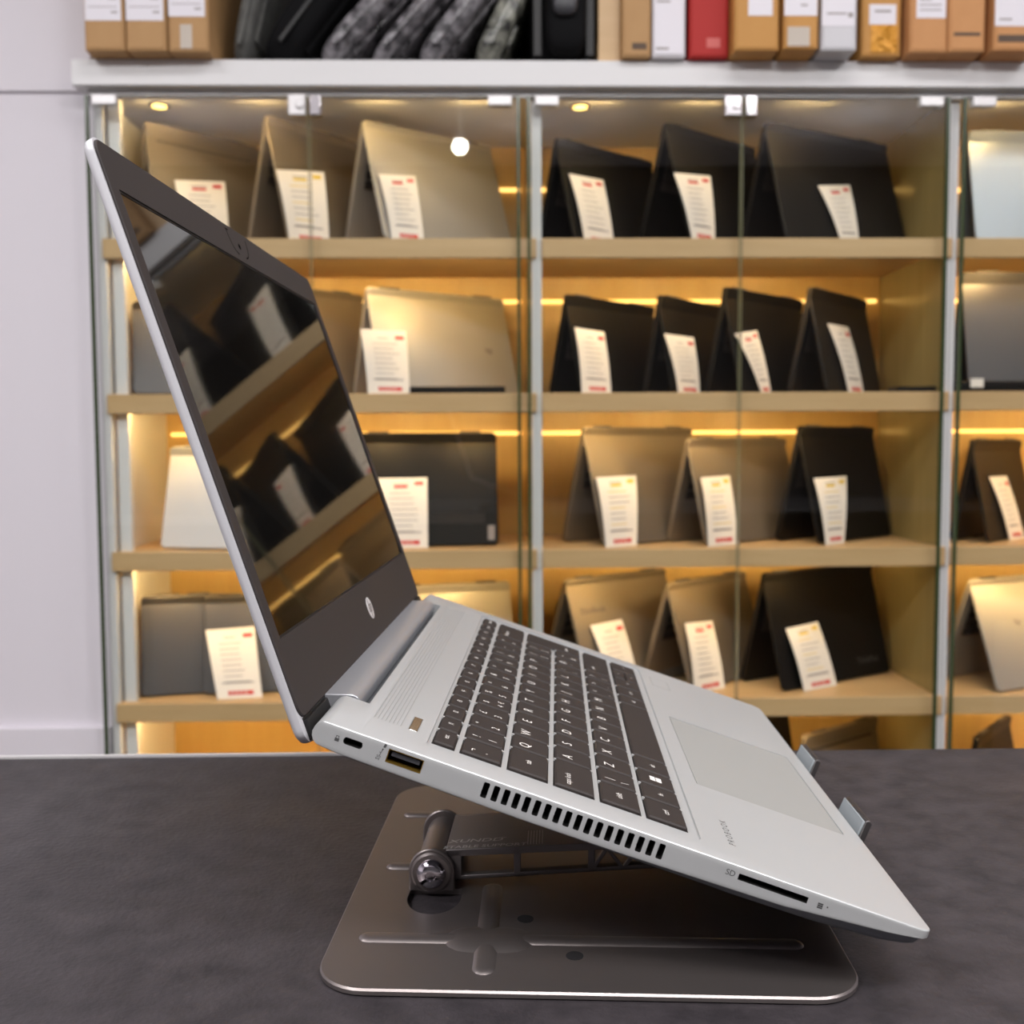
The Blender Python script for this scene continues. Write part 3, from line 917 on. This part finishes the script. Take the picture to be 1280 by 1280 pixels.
dg = bpy.context.evaluated_depsgraph_get()
dg.update()
nm_ = bpy.data.meshes.new_from_object(base.evaluated_get(dg))
base.modifiers.clear()
base.data = nm_
nm_.name = 'base'
nm_.polygons.foreach_set('use_smooth', [True] * len(nm_.polygons))
nm_.set_sharp_from_angle(angle=R(24))
bpy.data.objects.remove(co)

# underside
b = MB()
def ur(ins, dw):
    return [(u - nu * ins + (3 if u < 3 else 0), v - nv * ins, interp(u, WB) + dw) for u, v, nu, nv in out]
bo = []
WU = [(0, -10.4), (30, -11), (110, -12.2), (158, -13.2), (192, -12.6), (215, -11.0), (224, -9.4), (230, -7.5)]
for u, v, nu, nv in out:
    ins = 7
    bo.append((u - nu * ins + (4 if u < 3 else 0), v - nv * ins, interp(u, WU)))
b2 = [(u - nu * 3.0 + (3 if u < 3 else 0), v - nv * 3.0, interp(u, WU) * 0.6 + interp(u, WB) * 0.4) for u, v, nu, nv in out]
b.rings([bo, b2, ur(1.2, -0.1), ur(1.6, 0.3)])
H(b, 'bottom_cover', UNDER, smooth=40)
# hinge cover: a rounded bar between the base cheeks, fixed to the lid
prof = [(-6.8, -4.6), (-6.2, -3.2), (-5.4, -2.6), (2.5, 0.1), (5.2, 0.85), (6.8, 0.8), (8.2, 0.1), (9.1, -1.4), (9.5, -4.0), (9.2, -7.2), (7, -8.6), (0, -8.7), (-5, -8.4)]
b = MB()
Yx = Matrix(((1, 0, 0, 0), (0, 0, 1, 0), (0, 1, 0, 0), (0, 0, 0, 1)))
b.rings([[(u, v, w_) for u, w_ in prof] for v in (37.8, 279.2)])
hc = H(b, 'hinge_cover', SILVER3, smooth=40, bevel=0.0004)

# lid frame: (l, v, n): l up the lid from the hinge, n outwards (away from the screen)
LA = 2.231
lu = Vector((cos(LA), 0, sin(LA)))
ln = Vector((-lu.z * -1 * -1, 0, 0))
ln = lu.cross(Vector((0, 1, 0)))
MLID = Matrix((lu, Vector((0, 1, 0)), ln)).transposed().to_4x4()
MLID.translation = Vector((-2.16, 0, -10.63))
b = MB()
prof_ = [(0.0, -1.9), (0, -0.2), (0.35, 1.0), (1.6, 2.0), (3.2, 2.4)]
b.rings([[(x, y, n) for x, y in rrect(-1.6 + i, 0 + i, 225.5 - i, W - i, 6.5 - min(i, 3))] for i, n in prof_], 0, MLID)
lid = H(b, 'lid_shell', LIDSIL, smooth=35)
sl0, sl1, sv0, sv1 = 37.2, 207.0, 8.5, 300.0
b = MB()
O1 = rrect(8.0, 1.0, 224.6, W - 1.0, 5.5, 6)
def inner(l, v):   # radial match of ring counts: clamp onto the window
    return (min(max(l, sl0), sl1), min(max(v, sv0), sv1))
I1 = [inner(*p) for p in O1]
# make the window corners exact
k = 7
for q, (cx, cy) in enumerate(((sl1, sv1), (sl0, sv1), (sl0, sv0), (sl1, sv0))):
    for i in range(q * k, q * k + k):
        I1[i] = (cx, cy)
b.rings([[(x, y, -1.85) for x, y in O1], [(x, y, -2.5) for x, y in O1], [(x + (0.35 if x < 100 else -0.35), y + (0.35 if y < 150 else -0.35), -2.85) for x, y in O1],
         [(x, y, -2.85) for x, y in I1], [(x, y, -1.9) for x, y in I1]], 0, MLID, False, False)
bz = H(b, 'bezel', BEZEL, smooth=0)
b = MB(); b.box(sl0 - 0.5, sv0 - 0.5, -2.15, sl1 + 0.5, sv1 + 0.5, -1.88, 0, MLID)
sc = H(b, 'screen', SCREEN, smooth=0)
b = MB()
g = 0.9
for (x0, y0, x1, y1) in ((sl0, sv0, sl0 + g, sv1), (sl1 - g, sv0, sl1, sv1), (sl0 + g, sv0, sl1 - g, sv0 + g), (sl0 + g, sv1 - g, sl1 - g, sv1)):
    b.box(x0, y0, -2.35, x1, y1, -2.16, 0, MLID)
H(b, 'screen_gasket', BEZBLK, parent=hero, smooth=0)
# chin strip below the bezel
b = MB(); b.box(-0.8, 4.0, -2.4, 7.9, W - 4.0, -1.85, 0, MLID)
b.box(0.5, 4.0, -3.6, 7.0, 36.5, -2.3, 0, MLID); b.box(0.5, 281, -3.6, 7.0, W - 4, -2.3, 0, MLID)
H(b, 'lid_chin', BEZBLK, smooth=0, bevel=0.0003)
# webcam with its shutter outline
b = MB()
FL = Matrix.Rotation(0, 4, 'X')
def scr(l, v, n=-2.9):     # frame on the screen side: text x to the right (+v seen from the front), y up the lid
    M = Matrix((Vector((0, 1, 0)), Vector((1, 0, 0)), Vector((0, 0, -1)))).transposed().to_4x4()
    M.translation = Vector((l, v, n))
    return MLID @ M
Mc = scr(215.5, 154.3)
b.lathe((0, 0, 0), (0, 0, 1), [(1.5, -0.05), (1.5, 0.06), (1.1, 0.09)], 20, 0, Mc)
for sgn in (-1, 1):
    pts = [(sgn * (15 - 9.5 * (1 - cos(t)) ), 6.0 - 11 * sin(t)) for t in [R(a) for a in range(0, 91, 10)]]
    for (x0, y0), (x1, y1) in zip(pts, pts[1:]):
        d = Vector((x1 - x0, y1 - y0)).normalized().orthogonal() * 0.38
        b.add([(x0 - d.x, y0 - d.y, 0.04), (x0 + d.x, y0 + d.y, 0.04), (x1 + d.x, y1 + d.y, 0.04), (x1 - d.x, y1 - d.y, 0.04)], [(0, 1, 2, 3)], 0, Mc)
b.box(-16, 5.9, 0.0, -12, 6.5, 0.04, 0, Mc)
H(b, 'webcam', mat('webcam_black', lin(6, 6, 6), 0.9, spec=0.0), parent=bz, smooth=30)
# round badge with slanted letters
b = MB()
Mg = scr(23.4, 160.0)
b.lathe((0, 0, 0), (0, 0, 1), [(5.6, -0.05), (5.6, 0.12), (5.4, 0.16)], 40, 0, Mg)
sh_ = Matrix(((1, 0.3, 0, 0), (0, 1, 0, 0), (0, 0, 1, 0), (0, 0, 0, 1)))
for x, y0, y1 in ((-2.5, -2.1, 5.0), (-0.75, -2.1, 1.3), (0.85, -5.0, 2.1), (2.7, -1.4, 1.4)):
    b.box(x - 0.36, y0, 0.14, x + 0.36, y1, 0.2, 1, Mg @ sh_)
for x0, x1, y in ((-2.2, -0.7, 1.7), (1.1, 2.6, 1.75), (1.1, 2.6, -1.75)):
    b.box(x0, y - 0.36, 0.14, x1, y + 0.36, 0.2, 1, Mg @ sh_)
H(b, 'logo', [PLATE, BEZBLK], parent=bz, smooth=30)

# keyboard
b = MB(); b.box(40, 12.5, -1.0, 145.5, 296, -0.93)
PV, G = 18.0, 1.9
KV = 19.0
for (u0, u1), st in (((41.5, 49.7), [1] * 14), ((52.5, 68.1), [1] * 13), ((71.1, 86.5), [1.5] + [1] * 12), ((89.4, 104.9), [1.75] + [1] * 12),
                     ((107.8, 123.2), [1.25] + [1] * 11), ((126, 141.5), [21.4 / 18, 1, 1, 19 / 18, 92.4 / 18, 1, 20.2 / 18])):
    b.box(u0 - 0.45, KV - 0.4, -0.93, u1 + 0.45, KV + 15 * PV - G + 0.4, -0.88, 1)
    v = KV
    for n in st:
        v += n * PV
        for ua, ub in ((u0 - 0.5, u0 + 0.55), (u1 - 0.55, u1 + 0.5)):
            b.box(ua, v - G + 0.25, -0.93, ub, v - 0.25, -0.05, 0)
kb = H(b, 'keyboard', [SILVER, BEZBLK], smooth=0)


def legend(b, t, u, v, size):
    M = Matrix((Vector((0, 1, 0)), Vector((-1, 0, 0)), Vector((0, 0, 1)))).transposed().to_4x4()
    M.translation = Vector((u, v, 0.53))
    b.text(t, size, M, 1)


def key(u0, u1, v0, v1, lg=()):
    b = MB()
    e = 0.55
    r0 = rrect(u0, v0, u1, v1, 0.8, 2)
    r1 = rrect(u0 + e, v0 + e, u1 - e, v1 - e, 0.8, 2)
    b.rings([[(x, y, -0.9) for x, y in r0], [(x, y, -0.1) for x, y in r0], [(x, y, 0.5) for x, y in r1]])
    for t, du, dv, s in lg:
        legend(b, t, u0 + du, v0 + dv, s)
    return H(b, 'key', [KEYM, LEGEND], parent=kb, smooth=25)




def row(u0, u1, spec, v=KV):
    for lab, n in spec:
        w_ = n * PV
        if lab is not None:
            lg = []
            hgt = u1 - u0
            if isinstance(lab, tuple):
                if len(lab) == 2:
                    lg = [(lab[0], 4.2, 4.6, 5.0), (lab[1], 11.0, 4.6, 5.0)]
                else:
                    lg = [(lab[0], 4.2, 4.6, 4.0), (lab[1], 11, 4.6, 4.0), (lab[2], 11, 10.5, 4.0)]
            elif len(lab) == 1:
                lg = [(lab, 5.4, 5.2, 6.4)]
            elif hgt < 10:
                lg = [(lab, 4.1, w_ / 2, 3.2)]
            elif lab:
                lg = [(lab, 5.2 if w_ > 30 else 7.5, w_ / 2 - 1 if w_ < 30 else 9.5, 3.4)]
            key(u0, u1, v, v + w_ - G, lg)
        v += w_
    return v


row(41.5, 49.7, [('esc', 1), ('f1', 1), ('f2', 1), ('f3', 1), ('f4', 1), ('f5', 1), ('f6', 1), ('f7', 1), ('f8', 1), ('f9', 1), ('f10', 1), ('f11', 1), ('f12', 1), ('prt sc', 1), ('delete', 1)])
row(52.5, 68.1, [('`', 1), ('!', 1), ('"', 1), ('£', 1), ('$', 1), ('%', 1), ('^', 1), ('&', 1), ('*', 1), ('(', 1), (')', 1), ('_', 1), ('+', 1), ('backspace', 2)]
    if False else [(('¬', '`'), 1), (('!', '1'), 1), (('"', '2'), 1), (('£', '3'), 1), (('$', '4', '€'), 1), (('%', '5'), 1), (('^', '6'), 1), (('&', '7'), 1), (('*', '8'), 1),
                   (('(', '9'), 1), ((')', '0'), 1), (('_', '-'), 1), (('+', '='), 1), ('backspace', 2)])
row(71.1, 86.5, [('tab', 1.5)] + [(c, 1) for c in 'QWERTYUIOP'] + [(('{', '['), 1), (('}', ']'), 1)])
row(89.4, 104.9, [('caps lock', 1.75)] + [(c, 1) for c in 'ASDFGHJKL'] + [((':', ';'), 1), (('@', "'"), 1), (('~', '#'), 1)])
row(107.8, 123.2, [('shift', 1.25), (('|', '\\'), 1)] + [(c, 1) for c in 'ZXCVBNM'] + [(('<', ','), 1), (('>', '.'), 1), (('?', '/'), 1), ('shift', 2.75)])
# two-row enter key
b = MB()
ve = KV + 13.5 * PV
ve2 = KV + 13.75 * PV
vE = KV + 15 * PV - G
poly = [(71.1, ve), (86.5, ve), (89.4 - 0.6, ve2), (104.9, ve2), (104.9, vE), (71.1, vE)]
poly = [(71.1, ve), (87.2, ve), (87.2, ve2), (104.9, ve2), (104.9, vE), (71.1, vE)]
b.rings([[(x, y, -0.9) for x, y in poly], [(x, y, -0.1) for x, y in poly],
         [(x + (0.5 if x < 72 else -0.5), y + (0.5 if y < vE - 1 else -0.5), 0.5) for x, y in poly]])
legend(b, 'enter', 96, vE - 12, 3.8)
H(b, 'key', [KEYM, LEGEND], parent=kb, smooth=25)
# bottom row
v = KV
for lab, w_ in (('ctrl', 21.4), ('fn', 18), ('win', 18), ('alt', 19), (None, 92.4), ('alt', 18), ('ctrl', 20.2)):
    if lab is None:
        key(126, 141.5, v, v + w_ - G)
    elif lab == 'win':
        o = MB()
        e = 0.55
        r0 = rrect(126, v, 141.5, v + w_ - G, 0.8, 2); r1 = rrect(126 + e, v + e, 141.5 - e, v + w_ - G - e, 0.8, 2)
        o.rings([[(x, y, -0.9) for x, y in r0], [(x, y, -0.1) for x, y in r0], [(x, y, 0.5) for x, y in r1]])
        cu_, cv_ = 133.5, v + 8
        for a_, c_ in ((-1, -1), (-1, 1), (1, -1), (1, 1)):
            o.box(cu_ + a_ * 1.35 - 1.2, cv_ + c_ * 1.35 - 1.2, 0.502, cu_ + a_ * 1.35 + 1.2, cv_ + c_ * 1.35 + 1.2, 0.54, 1)
        H(o, 'key', [KEYM, LEGEND], parent=kb, smooth=25)
    else:
        key(126, 141.5, v, v + w_ - G, [(lab, 8.0, w_ / 2 - 1, 3.4)])
    v += w_
aw = (KV + 15 * PV - v) / 3
key(126, 141.5, v, v + aw - G, [('<', 8, aw / 2, 3.6)])
key(126, 133.4, v + aw, v + 2 * aw - G, [('^', 4, aw / 2, 3.6)])
key(134.1, 141.5, v + aw, v + 2 * aw - G, [('v', 3.4, aw / 2, 3.2)])
key(126, 141.5, v + 2 * aw, v + 3 * aw - G, [('>', 8, aw / 2, 3.6)])

# touchpad, reader, button
b = MB(); b.prism(rrect(154.65, 83.35, 220.95, 192.65, 1.4), -0.55, -0.2); H(b, 'touchpad', SILVER2, bevel=0.0003)
b = MB(); b.prism(rrect(151.6, 262, 163.4, 284, 0.8), -0.01, 0.04); b.prism(rrect(152.1, 262.5, 162.9, 283.5, 0.8), 0.02, 0.06, 1)
H(b, 'fingerprint_reader', [SILVER2, SILVER], smooth=0)
b = MB(); b.prism(rrect(31.1, 23.1, 34.5, 40.3, 0.5), -0.4, 0.05); H(b, 'power_button', CHROME, bevel=0.0004)
# ports
b = MB()
b.box(28.05, 0.15, -6.72, 41.15, 11, -6.45, 0); b.box(28.05, 0.15, -2.0, 41.15, 11, -1.75, 0)
b.box(28.05, 0.15, -6.45, 28.3, 11, -2.0, 0); b.box(40.9, 0.15, -6.45, 41.15, 11, -2.0, 0)
b.box(29.3, 1.0, -4.3, 39.9, 11, -2.6, 1)
for u in (31, 33.5, 36, 38.3): b.box(u - 0.5, 1.6, -4.42, u + 0.5, 9, -4.3, 0)
H(b, 'usb_port', [BRASS, GREYPL], smooth=0)


def sideM(u, w_, rot=0):
    M = Matrix((Vector((1, 0, 0)), Vector((0, 0, 1)), Vector((0, -1, 0)))).transposed().to_4x4()
    M.translation = Vector((u, -0.05, w_))
    return M @ Matrix.Rotation(R(rot), 4, 'Z')


b = MB()
b.text('SD', 3.0, sideM(156.0, -3.5))
H(b, 'card_mark', INK, smooth=0)
# lock symbol
b = MB()
ms = sideM(9.3, -4.6)
b.box(-0.8, -0.9, 0, 0.8, 0.3, 0.03, 0, ms); b.box(-0.6, 0.3, 0, -0.38, 1.0, 0.03, 0, ms); b.box(0.38, 0.3, 0, 0.6, 1.0, 0.03, 0, ms); b.box(-0.6, 1.0, 0, 0.6, 1.22, 0.03, 0, ms)
H(b, 'lock_mark', INK, smooth=0)
# usb marks
b = MB()
mu = sideM(25.6, -4.4, 78)
b.text('SS', 2.1, mu @ Matrix.Translation((-1.7, 0, 0)))
b.box(-0.8, -0.1, 0, 1.6, 0.1, 0.03, 0, mu); b.cyl((1.7, 0, 0), (1.7, 0, 0.03), 0.28, n=10, M=mu); b.box(0.2, 0.1, 0, 0.4, 0.6, 0.03, 0, mu)
b.box(2.5, -0.5, 0, 3.9, 0.3, 0.03, 0, mu)
H(b, 'usb_mark', INK, smooth=0)
# drive symbol
b = MB()
mv = sideM(189.3, -4.0)
for k in range(3): b.box(-0.95, -1.05 + k * 0.72, 0, 0.95, -0.5 + k * 0.72, 0.03, 0, mv)
b.cyl((2.6, 0.3, 0), (2.6, 0.3, 0.03), 0.3, n=12, M=mv)
H(b, 'drive_mark', INK, smooth=0)
b = MB()
Mp = Matrix((Vector((0, 1, 0)), Vector((-1, 0, 0)), Vector((0, 0, 1)))).transposed().to_4x4()
Mp.translation = Vector((159.2, 31.5, 0.04))
b.text('P R O B O O K', 3.9, Mp)
H(b, 'lettering', INK, smooth=0)

# ------------------------------------------------------------------ laptop stand
SYAW = atan(0.0446) + YAW
MS = Matrix.Translation((0, 0, DESK)) @ Matrix.Rotation(-SYAW, 4, 'Z')
SO = Vector((10, 465, 0))
stand = empty('laptop_stand', MS @ Matrix.Translation(SO * 0.001))
tag(stand, 'gunmetal folding stand with rounded base plate under the silver laptop', 'laptop stand')


def T(b, name, mats, parent=stand, **k):
    return b.build(name, mats, parent, scale=0.001, off=SO, **k)


b = MB()
PL = rrect(-91, 354, 112, 577, 20, 8)
def insr(i): return rrect(-91 + i, 354 + i, 112 - i, 577 - i, 20 - i, 8)
b.rings([[(x, y, z) for x, y in insr(i)] for i, z in ((0.6, 0.2), (0, 0.7), (0, 2.2), (0.7, 2.9))])
plate = T(b, 'base_plate', STAND, smooth=30)
cut = MB()
hole = [(-54 + 11.8 * cos(R(t)) , 430 + 16 * sin(R(t))) for t in range(-180, 1, 12)] + [(-42.6, 439), (-65.4, 439)]
cut.prism(hole, -3, 8)
cut.prism([(x, 930 - y + 0.0) for x, y in hole], -3, 8)
co = cut.build('cutter', STANDK, stand, scale=0.001, off=SO, smooth=0)
md = plate.modifiers.new('cut', 'BOOLEAN'); md.object = co; md.operation = 'DIFFERENCE'; md.solver = 'EXACT'
dg = bpy.context.evaluated_depsgraph_get(); dg.update()
nm_ = bpy.data.meshes.new_from_object(plate.evaluated_get(dg)); plate.modifiers.clear(); plate.data = nm_
bpy.data.objects.remove(co)
nm_.polygons.foreach_set('use_smooth', [True] * len(nm_.polygons)); nm_.set_sharp_from_angle(angle=R(30))


def ridge(b, p0, p1, r, h, z=2.75, n=7):
    """embossed rounded rib from p0 to p1"""
    p0, p1 = Vector(p0), Vector(p1)
    d = (p1 - p0).normalized(); q = Vector((-d.y, d.x))
    rs = []
    def loop(rr):
        pts = []
        for i in range(n + 1):
            a = -pi / 2 + pi * i / n
            pts.append(p1 + d * rr * cos(a) + q * rr * sin(a))
        for i in range(n + 1):
            a = pi / 2 + pi * i / n
            pts.append(p0 + d * rr * cos(a) + q * rr * sin(a))
        return pts
    for f, hh in ((1, 0), (0.86, 0.45), (0.6, 0.85), (0.3, 1.0)):
        rs.append([(x, y, z + h * hh) for x, y in loop(r * f)])
    b.rings(rs)


for segs in ((((-76, 393), (93, 393), 4.2, 1.3), ((-28, 370), (-29, 440), 4.6, 1.3), ((-35, 393), (-20, 393), 11, 1.5)),
             (((-77, 462), (-64, 462), 3.6, 1.3),), (((-79, 529), (-68, 529), 3.6, 1.3),)):
    b = MB()
    for sg_ in segs: ridge(b, *sg_)
    T(b, 'embossed_rib', STAND, smooth=50)
for p in ((-13.5, 411), (6.5, 381)):
    b = MB(); b.cyl((p[0], p[1], 2.7), (p[0], p[1], 3.1), 3.4, n=20); T(b, 'rubber_plug', RUBBERK)
# brackets, washer, bolt, axle
BZ = 11.2
BP = -56
for q in (438, 486):
    b = MB()
    pr = [(BP - 10.2, 2.4), (BP + 10.2, 2.4)] + [(BP + 10.2 * cos(R(a)), BZ + 10.6 * sin(R(a))) for a in range(0, 181, 12)]
    b.rings([[(x, q - 1.2, z) for x, z in pr], [(x, q + 1.2, z) for x, z in pr]])
    T(b, 'bracket', STAND, bevel=0.0006)
b = MB(); b.lathe((BP, 436.9, BZ), (0, -1, 0), [(9.2, 0), (9.2, 0.8), (8.2, 1.4)], 36)
T(b, 'washer', STAND)
b = MB(); b.lathe((BP, 435.5, BZ), (0, -1, 0), [(6.6, 0), (6.4, 1.4), (5.2, 2.9), (3.4, 3.6), (2.3, 3.7), (2.2, 2.4)], 32)
T(b, 'bolt', mat('polished_bolt', lin(210, 205, 212), 0.08, 1.0), smooth=50)
b = MB(); b.cyl((BP, 439, BZ), (BP, 485, BZ), 7.6, n=32)
T(b, 'axle', STAND)
# arm: U channel with windows in its side flange
def arm_z(p): return 20.4 + (p + 44) * 0.062
ARM = mat('gunmetal_arm', lin(112, 106, 106), 0.42, 0.45, bump=(1400, 0.05, 0.0002))
b = MB()
pa, pb_ = -50, 80
b.rings([[(pa, 441, arm_z(pa) - 2), (pa, 483, arm_z(pa) - 2), (pb_, 483, arm_z(pb_) - 2), (pb_, 441, arm_z(pb_) - 2)],
         [(pa, 441, arm_z(pa)), (pa, 483, arm_z(pa)), (pb_, 483, arm_z(pb_)), (pb_, 441, arm_z(pb_))]])
for q in (440, 482):
    q0, q1 = q, q + 2
    def bot_z(p): return 6.6 + (p + 44) * 0.075
    def strip(p0, p1, z0f, z1f):
        b.rings([[(p0, q0, z0f(p0)), (p1, q0, z0f(p1)), (p1, q0, z1f(p1)), (p0, q0, z1f(p0))], [(p0, q1, z0f(p0)), (p1, q1, z0f(p1)), (p1, q1, z1f(p1)), (p0, q1, z1f(p0))]])
    strip(pa, pb_, lambda p: arm_z(p) - 3.2, lambda p: arm_z(p) + 0.1)
    strip(pa, pb_, bot_z, lambda p: bot_z(p) + 1.9)
    for p0, p1 in ((-50, -43), (-19.5, -16.5), (13.5, 16.5), (76, 80)):
        strip(p0, p1, bot_z, arm_z)
    for pc in (22, 36, 50, 64):
        for s in (-1, 1):
            x0, x1 = pc - s * 6.5, pc + s * 0.3
            b.rings([[(x0 - 1, qq, bot_z(x0) + 1), (x0 + 1, qq, bot_z(x0) + 1), (x1 + 1, qq, arm_z(x1) - 2), (x1 - 1, qq, arm_z(x1) - 2)] for qq in (q0, q1)])
b.rings([[(pa, qq, bot_z(pa)), (pb_, qq, bot_z(pb_)), (pb_, qq, bot_z(pb_) + 1.2), (pa, qq, bot_z(pa) + 1.2)] for qq in (440, 446)])
T(b, 'arm', ARM, bevel=0.0003)
b = MB()
def armM(p, q):
    M = Matrix.Translation((p, q, arm_z(p) + 0.12)) @ Matrix.Rotation(-atan(0.062), 4, 'Y')
    return M
b.text('XUNDD', 5.0, armM(-37, 449.5) @ Matrix(((1.35, 0.25, 0, 0), (0, 1, 0, 0), (0, 0, 1, 0), (0, 0, 0, 1))))
b.text('TM', 1.7, armM(-24.5, 451.5))
b.text('STABLE SUPPORT', 4.1, armM(-32.5, 442.8) @ Matrix(((1.18, 0.15, 0, 0), (0, 1, 0, 0), (0, 0, 1, 0), (0, 0, 0, 1))))
for k in range(6):
    b.box(-0.14, -8, 0, 0.14, 8, 0.05, 0, armM(-13.4 + k * 1.3, 450))
T(b, 'lettering', ENGR, smooth=0)
# upper axle and support plate with hooks, in the laptop's frame
TL_ = (MS @ Matrix.Translation(SO * 0.001)).inverted() @ ML


def K(b, name, mats, **k):
    b2 = MB(); b2.v = [TL_ @ (Vector(v) * 0.001) for v in b.v]; b2.f = b.f; b2.mi = b.mi
    return b2.build(name, mats, stand, **k)


b = MB(); b.cyl((80, 440, 20.5), (80, 484, 20.5), 6.0, n=28); T(b, 'axle', STANDK)
b = MB(); b.prism(rrect(88, 60, 226, 250, 10), -16.2, -14.2); K(b, 'support_plate', STAND, bevel=0.0004)
for v0, v1 in ((96, 131), (184, 217)):
    b = MB()
    pr = [(222, -16.2), (230, -16.2), (233.0, -15), (235.5, -12), (237.0, 4.5), (236.4, 5.8), (234.8, 5.8), (234.0, 5), (232.8, -11), (231, -13.6), (228, -14.2), (222, -14.2)]
    def cl(v, s): return [(u, v + (s * max(0, w_ - 2) * 0.5), w_) for u, w_ in pr]
    b.rings([cl(v0, 1), cl(v1, -1)])
    hk = K(b, 'hook', STANDK, bevel=0.0006)
    b = MB()
    pr2 = [(232.1, -9), (233.6, -9), (234.5, 4.4), (233.2, 5.0)]
    b.rings([[(u, v0 + 2, w_) for u, w_ in pr2], [(u, v1 - 2, w_) for u, w_ in pr2]])
    K(b, 'hook_pad', RUBBER, bevel=0.0005)

# ------------------------------------------------------------------ ceiling spotlight seen mirrored in the glass
pt_ = at(575, 183, 4.6)
loc = Vector((pt_.x, 2 * GY - 4.6, min(pt_.z, 2.62)))
sp = empty('track_spotlight', loc)
tag(sp, 'white ceiling spotlight shining towards the glass cabinets, seen mirrored in the door', 'spotlight')
b = MB()
dd = Vector((0.02, 0.9, -0.42)).normalized()
b.lathe((0, 0, 0), dd, [(0.030, -0.10), (0.040, -0.08), (0.040, 0.0), (0.036, 0.0), (0.034, -0.01)], 24); b.build('lamp_head', WHITE, sp)
b = MB(); b.lathe(dd * -0.008, dd, [(0.033, 0), (0.033, 0.004)], 24); b.build('bulb', SPOTM, sp)
b = MB(); b.cyl(dd * -0.08, (dd.x * -0.08, dd.y * -0.08, 2.78 - loc.z), 0.008, n=10); b.build('stem', WHITE, sp)
